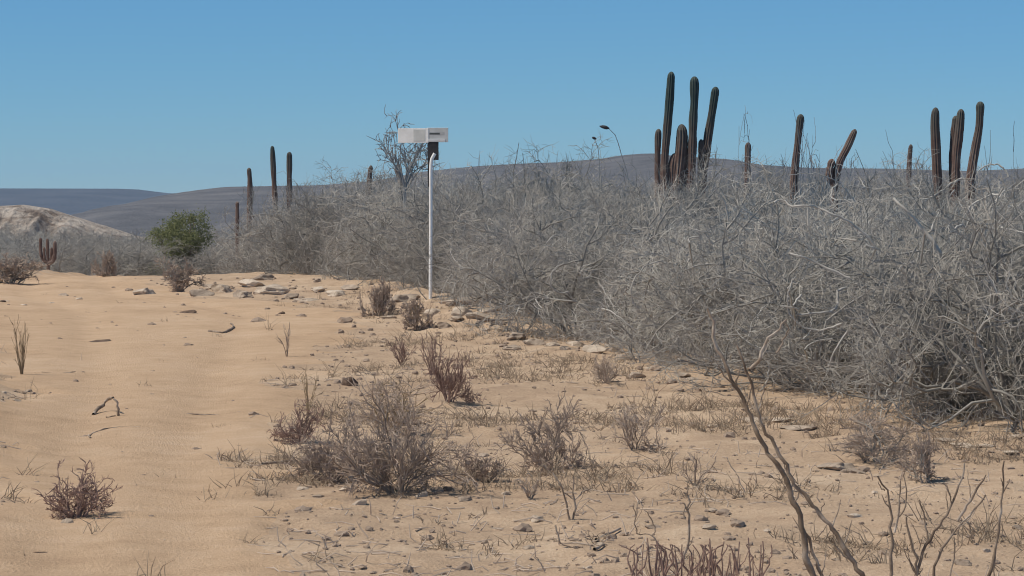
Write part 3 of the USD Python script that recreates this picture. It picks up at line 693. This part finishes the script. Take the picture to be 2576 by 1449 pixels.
# ------------------------------------------------------------------ bare wands against the sky
W_ = dict(r=0.009, lean=(6, 62), wander=0.26, spread=1.5, up=0.05, fine=0.0036, curl=0.25, lvar=(0.6, 1.05), pct=100)
def wand(label, px, top, depth, wpx, seed, stems=5, n1=4, n2=3, name='bare_shrub', cat='shrub', **kw):
    m = FPX / depth
    x = at(px, HORIZON, depth)[0]; z = float(height(x, depth))
    H = EYE + (HORIZON - top) / m - z
    t = thing(name, label, cat, (x, depth, z - 0.02))
    return add_shrub(t, shrub(seed, 1.9 * wpx / m, H, stems=stems + 1, n1=n1 + 1, n2=n2 + 1, n3=0, **{**W_, **kw}), M_wisp, M_wisp)
def sign_tree():
    d = 56.0; m = FPX / d
    x = at(1018, HORIZON, d)[0]; z = float(height(x, d)); hb = EYE + (HORIZON - 462) / m - z
    t = thing('bare_tree', 'bare wispy tree directly behind the white sign', 'tree', (x, d, z))
    obj('trunk', tube([[0.05, 0, -0.1], [0.0, 0.03, hb * 0.5], [0, 0, hb]], 0.04, 0.028, 7), M_wisp, t, smooth=True)
    st, tw = shrub(231, 165 / m, 182 / m, stems=12, n1=5, n2=4, n3=0, r=0.014, lean=(5, 50), wander=0.2, spread=1.1, up=0.05, fine=0.005, curl=0.15)
    for v, f in st:
        obj('limb', (v + [0, 0, hb - 0.02], f), M_wisp, t, smooth=True)
    tag(obj('twigs', (tw[0] + [0, 0, hb - 0.02], tw[1]), M_wisp, t), kind='stuff')
sign_tree()
wand('thin curling wand just right of the tallest cactus', 1850, 262, 56, 90, 202, 3, 2, 1, wander=0.3)
wand('bare wands left of the blunt topped cactus', 1975, 290, 52, 100, 203, 4, 4, 2)
wand('bare wands right of the blunt topped cactus', 2060, 275, 50, 130, 204, 6, 5, 3)
wand('bare twiggy shrub left of the leaning cactus', 2090, 330, 44, 120, 205, 6, 5, 3)
wand('bare wands right of the leaning cactus', 2200, 385, 48, 120, 206, 6, 5, 3)
wand('bare twiggy shrub around the thin faint cactus', 2290, 325, 50, 140, 207, 7, 5, 4)
wand('long bent wand right of the three stemmed cactus', 2500, 325, 44, 120, 208, 4, 3, 2, wander=0.25)
wand('bare wands at the right picture edge', 2590, 300, 42, 120, 209, 4, 3, 2)
wand('bare twiggy shrub below the bent flower stalks', 1480, 395, 70, 160, 210, 6, 5, 3)
wand('bare twigs on the skyline right of the sign', 1190, 398, 66, 200, 211, 7, 5, 3)
wand('bare twigs beside the two stemmed cactus', 760, 420, 74, 110, 212, 6, 5, 3)
wand('bare twigs between the tallest and the short round cactus', 1925, 385, 54, 120, 213, 6, 5, 3)

def stalk(label, depth, pts_, head, hw, seed):
    x = at(pts_[0][0], HORIZON, depth)[0]; b = np.array([x, depth, float(height(x, depth))])
    t = thing('flower_stalk', label, 'flower stalk', b)
    gy = HORIZON + (EYE - b[2]) * FPX / depth
    p = np.array([at(q[0], gy if q[1] is None else q[1], depth) - b for q in pts_])
    obj('stem', tube(p, 0.014, 0.008, 6), M_wisp, t, smooth=True)
    h = np.array([at(q[0], q[1], depth) - b for q in head])
    n = 9
    q = h[0] + (h[1] - h[0]) * np.linspace(0, 1, n)[:, None]
    rad = hw / (FPX / depth) * np.array([0.25, 0.6, 0.9, 1.0, 1.0, 0.9, 0.75, 0.5, 0.15])
    obj('seed_head', tubes(q[None], rad[None], 8), M_dark, t, smooth=True)
stalk('taller bent flower stalk with drooping dark head on the skyline', 64, [(1590, None), (1580, 450), (1562, 385), (1550, 345), (1538, 326), (1530, 322)], [(1533, 323), (1508, 317)], 4.6, 1)
stalk('shorter flower stalk with small dark head on the skyline', 66, [(1512, None), (1508, 440), (1507, 395), (1502, 362), (1495, 348)], [(1500, 350), (1489, 345)], 3.4, 2)

# ------------------------------------------------------------------ green tree
def green_tree():
    d = 88.0
    m = FPX / d
    x = at(458, HORIZON, d)[0]; z = float(height(x, d))
    t = thing('green_tree', 'only leafy olive green tree beyond the track end', 'tree', (x, d, z))
    r = np.random.default_rng(300)
    H = EYE - z - 25 / m                                        # top just under the horizon line
    trunk = [tube([[0, 0, -0.1], [-0.05, 0, 0.25], [-0.12, 0.02, 0.5]], 0.07, 0.05, 7)]
    st, tw = shrub(301, 150 / m, H, stems=9, n1=7, n2=8, n3=0, r=0.02, lean=(10, 72), wander=0.2, up=0.03, fine=0.006)
    obj('trunk', trunk[0], M_brown_stem, t, smooth=True)
    for s_ in st:
        obj('limb', s_, M_brown_stem, t, smooth=True)
    rr = np.random.default_rng(302)
    cl = rr.normal(0, 1, (120, 3)); cl /= np.linalg.norm(cl, axis=1, keepdims=True)
    cl = cl * (0.45 + 0.75 * meshkit.noise(cl * 1.6 + 40)[:, None]) * rr.uniform(0.6, 1.0, (120, 1)) * [1.05, 1.05, 0.80] + [0, 0, H - 0.84]
    cl = cl[cl[:, 2] > 0.22]
    low = np.stack([rr.uniform(-0.95, 0.5, 22), rr.uniform(-0.5, 0.5, 22), rr.uniform(0.15, 0.5, 22)], 1)
    cl = np.concatenate([cl, low])
    k_ = rr.integers(35, 120, len(cl))
    c = np.repeat(cl, k_, 0) + rr.normal(0, 1, (k_.sum(), 3)) * np.repeat(rr.uniform(0.06, 0.17, (len(cl), 1)), k_, 0) * [1, 1, 0.8]
    c = c[c[:, 2] > 0.05]
    n = len(c)
    a = rr.normal(0, 1, (n, 3)); a /= np.linalg.norm(a, axis=1, keepdims=True)
    b = np.cross(a, rr.normal(0, 1, (n, 3))); b /= np.linalg.norm(b, axis=1, keepdims=True)
    l, w = rr.uniform(0.03, 0.06, (n, 1)), rr.uniform(0.010, 0.018, (n, 1))
    V = np.stack([c - a * l, c + b * w, c + a * l, c - b * w], 1).reshape(-1, 3)
    i = np.arange(n)[:, None] * 4
    tag(obj('crown', (V, np.concatenate([i + [0, 1, 2], i + [0, 2, 3]])), M_leaf, t), kind='stuff')
green_tree()

# ------------------------------------------------------------------ sign on its pole
def box_mesh(c, size, bevel=0.004):
    import manifold3d as m3
    s = np.asarray(size) / 2 - bevel
    pts_ = np.array([[i, j, k] for i in (-1, 1) for j in (-1, 1) for k in (-1, 1)]) * s
    balls = [m3.Manifold.sphere(bevel, 8).translate(tuple(p)) for p in pts_]
    return m3.Manifold.batch_hull(balls).translate(tuple(np.asarray(c, float)))

def sign():
    b = on_ground(1083, 752)
    d = b[1]; m = FPX / d
    q = lambda px, py, dy=0.0: at(px, py, d + dy) - b
    t = thing('signpost', 'white sign board on a thin white pole beside the thicket', 'sign', b)
    obj('pole', tube([q(1083, 775), q(1083, 700), q(1083.5, 560), q(1083.5, 440), q(1084.5, 408), q(1088, 395), q(1094, 386)], 0.028, 0.028, 10, None, 0, 4), M_paint, t, smooth=True)
    c = (q(1075, 352) + q(1103, 400)) / 2
    ub = (0.175, 0.09, 0.36)
    obj('bracket', box_mesh((q(1089, 377)[0], 0.075, (q(0, 352)[2] + q(0, 402)[2]) / 2), (28 / m, 0.07, 50 / m)), M_dark, t)
    obj('strut', box_mesh((q(1081, 0)[0], 0.085, (q(0, 398)[2] + q(0, 470)[2]) / 2), (11 / m, 0.05, 72 / m)), M_dark, t)
    zc, hh = (q(0, 320)[2] + q(0, 360)[2]) / 2, 38 / m
    def turned(mm, c, deg):
        v, f, _ = meshkit.arrays(mm); a = math.radians(deg)
        R_ = np.array([[math.cos(a), -math.sin(a), 0], [math.sin(a), math.cos(a), 0], [0, 0, 1]])
        return (v - c) @ R_.T + c, f
    cb = np.array([q(1075, 0)[0], 0.045, zc])                    # the left blade is turned towards the left about its inner end
    bd = obj('board', turned(box_mesh((q(1038, 0)[0], 0.045, zc - 0.004), (79 / m, 0.014, 37 / m), 0.003), cb, -12), M_paint, t)
    obj('panel', turned(box_mesh((q(1054, 0)[0], 0.0365, zc), (30 / m, 0.003, 29 / m), 0.001), cb, -12), M_panel, bd)
    b2 = obj('board', box_mesh((q(1100, 0)[0], 0.048, zc + 0.004), (54 / m, 0.014, 36 / m), 0.003), M_board2, t)
    obj('lower_rail', box_mesh((q(1097, 0)[0], 0.037, q(0, 353)[2]), (44 / m, 0.008, 7 / m), 0.002), M_paint, b2)
    obj('marking', box_mesh((q(1093, 0)[0], 0.0400, q(0, 336)[2]), (26 / m, 0.002, 4.5 / m), 0.0008), M_mark, b2)
    obj('marking', box_mesh((q(1112, 0)[0], 0.0400, q(0, 335)[2]), (11 / m, 0.002, 7 / m), 0.0008), M_panel, b2)
sign()

# ------------------------------------------------------------------ rocks, stones and litter
def rock_mesh(seed, flat=0.6, n=3):
    s = trimesh.creation.icosphere(subdivisions=n)
    v = s.vertices
    r = np.random.default_rng(seed)
    for _ in range(15):                                           # chipped faces
        nrm = r.normal(0, 1, 3); nrm /= np.linalg.norm(nrm)
        h = r.uniform(0.45, 0.8); k = v @ nrm
        v = v - np.clip(k - h, 0, None)[:, None] * nrm
    v = v * (1 + 0.5 * (meshkit.fbm(v * 2.6 + seed, 4, seed)[:, None] - 0.5))
    v = v * [1.0, r.uniform(0.65, 0.95), flat]
    return v, s.faces
RP = [rock_mesh(400 + k, f) for k, f in enumerate((0.5, 0.65, 0.4, 0.75, 0.55, 0.35))]
rfirst = {}
def rock(px, py, wpx, label, group=None, k=None, rot=None, hs=1.0, name='rock', sink=0.34, cat='rock'):
    b = on_ground(px, py); s = wpx / (FPX / b[1]) / 2
    k = int(rr.integers(len(RP))) if k is None else k
    rot = rr.uniform(0, 360) if rot is None else rot
    sc = (s, s, s * hs); loc = b + [0, 0, s * hs * (0.35 - sink)]
    if k not in rfirst:
        t = thing(name, label, cat, loc, rot, sc, group)
        obj('stone', RP[k], M_rock, t, smooth=25); rfirst[k] = t
        return t
    return copy_of(rfirst[k], name, label, cat, loc, rot, sc, group)
rr = np.random.default_rng(500)
BANKS = [
    ('pale rock in the low bank left of the white pole', 'rocks in the bank left of the pole', [(500, 745), (560, 735), (640, 722), (690, 740), (730, 752), (800, 735), (850, 745), (880, 730), (610, 748), (770, 758), (540, 722), (660, 705)], (45, 110)),
    ('pale rock heaped around the foot of the white pole', 'rocks heaped around the pole foot', [(980, 800), (1000, 760), (1030, 755), (1130, 765), (1160, 790), (1200, 800), (1230, 785), (1250, 815), (1120, 825), (1180, 765), (1090, 790), (1220, 830), (960, 780), (1145, 805)], (45, 115)),
    ('buff rock along the thicket foot right of the pole', 'rocks along the thicket foot', [(1300, 850), (1340, 865), (1390, 870), (1420, 880), (1450, 870), (1490, 885), (1540, 885), (1570, 905), (1290, 880), (1360, 845), (1620, 900), (1650, 930), (1520, 930), (1710, 945), (1740, 955), (1600, 950)], (35, 80)),
    ('flat slab of stone on the gravel between the forked branch and the thicket', 'flat slabs before the right thicket', [(1960, 1060), (2020, 1080), (2100, 1180), (2150, 1190), (2420, 1120), (2480, 1125), (2540, 1140), (1900, 1060), (2370, 1110), (2560, 1100), (1800, 1075)], (60, 130)),
    ('small pale stone on the gravel of the lower right', 'stones on the lower right gravel', [(1640, 1330), (1860, 1250), (1930, 1340), (2150, 1300), (2180, 1370), (2420, 1420), (2480, 1390), (2100, 1410), (1780, 1330), (1510, 1370), (1330, 1380), (1250, 1330), (1480, 1430), (1800, 1290), (2560, 1330), (1350, 1310), (2200, 1240)], (22, 60)),
    ('grey stone among the roots of the central bush row', 'stones among the central bushes', [(870, 1235), (800, 1250), (905, 1270), (1130, 1235), (1170, 1260), (1270, 1245), (850, 1200), (1310, 1215), (1160, 1190), (1060, 1250), (760, 1230)], (28, 60)),
    ('small stone along the left edge of the track', 'stones at the left edge of the track', [(10, 990), (40, 1010), (70, 985), (15, 760), (160, 745), (200, 755), (130, 765), (60, 770)], (20, 45))]
for lab, grp, spots_, (a, b) in BANKS:
    for (px, py) in spots_:
        rock(px, py, rr.uniform(a, b), lab, grp, hs=rr.uniform(0.6, 1.0) * (0.45 if 'slab' in lab else 1.0))
rock(172, 1322, 52, 'blocky pale stone under the reddish bush at lower left', None, 3, 20, 1.1)
rock(245, 1312, 32, 'round pinkish stone at the right foot of the reddish bush', None, 1, 50, 1.0)
rock(1215, 1150, 34, 'bright white stone inside the central bush row', None, 0, 10, 1.0)
rock(360, 742, 75, 'broad pale boulder on the left side of the bank end', None, 1, 70, 0.8)
t = None
for lab, px, py, w, sd, hs in (('dark brown bowl shaped stone on the sand above the central bushes', 880, 972, 55, 600, 1.15), ('dark brown flat clod on the track left of the pole', 478, 790, 55, 601, 0.6), ('thin dark clod in the middle of the track', 258, 862, 80, 602, 0.25),
                               ('dark clod low in the track at bottom left', 95, 1398, 60, 603, 0.4), ('dark flat clod beside the reddish bush at lower left', 340, 1333, 60, 604, 0.3), ('small brown clod far along the track', 708, 792, 24, 605, 0.8), ('brown clod at the left edge of the far track', 8, 762, 26, 606, 0.7)):
    b = on_ground(px, py); s = w / (FPX / b[1]) / 2
    t = thing('clod', lab, 'clod', b + [0, 0, s * hs * 0.2])
    v, f = rock_mesh(sd, 0.7)
    obj('lump', (v * [s, s, s * hs], f), M_stone, t, smooth=40)

def lying(label, strokes, mat_=M_near):
    q0 = on_ground(*strokes[0][0][0]); t = thing('fallen_stick', label, 'stick', q0)
    for pts_, rad in strokes:
        p = np.array([on_ground(px, py) + [0, 0, rad * 1.2 + dz] for px, py, dz in [(*q, 0)[:3] if len(q) == 2 else q for q in pts_]]) - q0
        obj('branch', tube(p, rad, rad * 0.6, 6, rr, 0.003), mat_, t, smooth=True)
lying_base = [
    ('crooked pair of fallen sticks on the track at left', [([(235, 1048), (262, 1040, .06), (285, 1048, .12)], .014), ([(298, 1052), (296, 1052, .09), (285, 1052, .13)], .012), ([(268, 1055), (290, 1052)], .010)]),
    ('curved stick half buried in the sand below the crooked pair', [([(228, 1108), (235, 1094), (270, 1083), (310, 1078), (350, 1080)], .009)]),
    ('thin straight stick lying across the middle of the track', [([(470, 1045), (540, 1048), (605, 1040)], .008)]),
    ('long thin stick lying left of the central bushes', [([(660, 1172), (740, 1163), (800, 1158)], .009)]),
    ('bent hook of stick lying on the far track', [([(525, 838), (560, 842), (585, 830), (580, 818)], .018)]),
    ('thin stick lying on the left of the track', [([(105, 940), (150, 941), (190, 939)], .008)]),
    ('dark stick lying aslant on gravel at the bottom centre', [([(1500, 1368), (1540, 1345), (1560, 1335)], .009)]),
    ('second dark stick aslant below the first on the bottom gravel', [([(1495, 1388), (1520, 1376)], .008)]),
    ('dark bar of wood lying right of the rocks at the pole foot', [([(1200, 826), (1240, 818), (1290, 815)], .03)])]
for lab, s_ in lying_base:
    lying(lab, [(pts_, rad) for pts_, rad in s_])

# pebbles and dry litter: uncountable
pv = trimesh.creation.icosphere(subdivisions=1)
N = 6500
yy = np.exp(rr.uniform(np.log(10.5), np.log(60), N)); xx = rr.uniform(-0.18, 0.18, N) * yy
tr = track_inside(xx, yy)
keep = ((tr < 0) | (rr.random(N) < 0.15)) & (xx < xE(yy) + 0.6)
xx, yy = xx[keep], yy[keep]; N = len(xx)
sz = np.exp(rr.normal(np.log(0.011), 0.55, N)) * np.clip(yy / 20, 0.8, 2.0)
ang = rr.uniform(0, 2 * np.pi, N)
pb = pv.vertices[None] * (1 + rr.uniform(-0.3, 0.25, (N, len(pv.vertices), 1))) * (sz[:, None, None] * np.stack([np.ones(N), rr.uniform(0.6, 1, N), rr.uniform(0.35, 0.8, N)], -1)[:, None])
ca, sa = np.cos(ang)[:, None], np.sin(ang)[:, None]
pb = np.stack([pb[..., 0] * ca - pb[..., 1] * sa, pb[..., 0] * sa + pb[..., 1] * ca, pb[..., 2]], -1) + np.stack([xx, yy, height(xx, yy) + sz * 0.15], -1)[:, None]
pf = (pv.faces[None] + np.arange(N)[:, None, None] * len(pv.vertices)).reshape(-1, 3)
M_pebble = mat('pebble', [(0.15, (0.29, 0.22, 0.165)), (0.5, (0.45, 0.36, 0.275)), (0.9, (0.62, 0.54, 0.44))], 20.0, island=0.8)
tag(obj('pebbles', (pb.reshape(-1, 3), pf), M_pebble), 'loose pebbles scattered over the gravelly ground', 'pebbles', kind='stuff')

N = 3600
yy = np.exp(rr.uniform(np.log(10.5), np.log(45), N)); xx = rr.uniform(-0.18, 0.18, N) * yy
keep = ((track_inside(xx, yy) < 0.1) | (rr.random(N) < 0.02)) & (xx < xE(yy) + 0.8) & (fbm2(xx, yy, 1.6, 2, 31) > -0.06)
xx, yy = xx[keep], yy[keep]; N = len(xx)
a = rr.uniform(0, 2 * np.pi, N); L = rr.uniform(0.03, 0.2, N)
stand = rr.random(N) < 0.35
d = np.stack([np.cos(a), np.sin(a), np.where(stand, rr.uniform(0.5, 2.0, N), 0.05)], -1); d /= np.linalg.norm(d, axis=1, keepdims=True)
L = np.where(stand, L * 0.6, L)
p0 = np.stack([xx, yy, height(xx, yy) + 0.004], -1)
p2 = p0 + d * L[:, None]; p2[:, 2] = np.maximum(p2[:, 2], height(p2[:, 0], p2[:, 1]) + 0.006)
p1 = (p0 + p2) / 2 + rr.normal(0, 0.012, p0.shape); p1[:, 2] = np.maximum(p1[:, 2], height(p1[:, 0], p1[:, 1]) + 0.006)
tag(obj('twig_litter', tubes(np.stack([p0, p1, p2], 1), np.tile([0.0032, 0.0028, 0.0013], (N, 1)), 4), M_brown_twig), 'dry broken twigs and stalks littering the gravel', 'litter', kind='stuff')

# low straggling dry grass in patches: uncountable
N = 16000
yy = np.exp(rr.uniform(np.log(10.5), np.log(50), N)); xx = rr.uniform(-0.18, 0.18, N) * yy
patch = fbm2(xx, yy, 1.5, 3, 41) + 0.25 * np.exp(-((xx + 0.6) / 1.1) ** 2 - ((yy - 18) / 4.0) ** 2) + 0.24 * np.exp(-((xx - xE(yy) + 0.4) / 1.1) ** 2)
keep = ((track_inside(xx, yy) < 0.0) & (patch > 0.10 + 0.22 * rr.random(N)) & (rr.random(N) < 0.85) | (rr.random(N) < 0.006)) & (xx < xE(yy) + 0.7)
xx, yy = xx[keep], yy[keep]; n_ = 9
N = len(xx)
xx = np.repeat(xx, n_) + rr.normal(0, 0.035, N * n_); yy = np.repeat(yy, n_) + rr.normal(0, 0.035, N * n_)
Lg = np.repeat(rr.uniform(0.035, 0.12, N) * np.exp(rr.normal(0, 0.45, N)), n_) * rr.uniform(0.4, 1.2, N * n_)
d = rr.normal(0, 1, (N * n_, 3)) * [0.7, 0.7, 0.2]; d[:, 2] = np.abs(d[:, 2]) + rr.uniform(0.15, 1.3, N * n_); d /= np.linalg.norm(d, axis=1, keepdims=True)
p0 = np.stack([xx, yy, height(xx, yy) - 0.004], -1)
bend = rr.normal(0, 0.3, (N * n_, 3)) * [1, 1, 0.3] - [0, 0, 0.25]
p1 = p0 + d * Lg[:, None] * 0.5; p2 = p1 + (d + bend) * Lg[:, None] * 0.5
M_grass = mat('dry_grass', [(0.15, (0.30, 0.23, 0.16)), (0.5, (0.47, 0.38, 0.27)), (0.9, (0.66, 0.56, 0.42))], 2.0, island=0.7)
tag(obj('dry_grass', tubes(np.stack([p0, p1, p2], 1), np.tile([0.0026, 0.0022, 0.0010], (N * n_, 1)), 3), M_grass), 'low straggling dry grass and stalks in patches on the open ground', 'dry grass', kind='stuff')
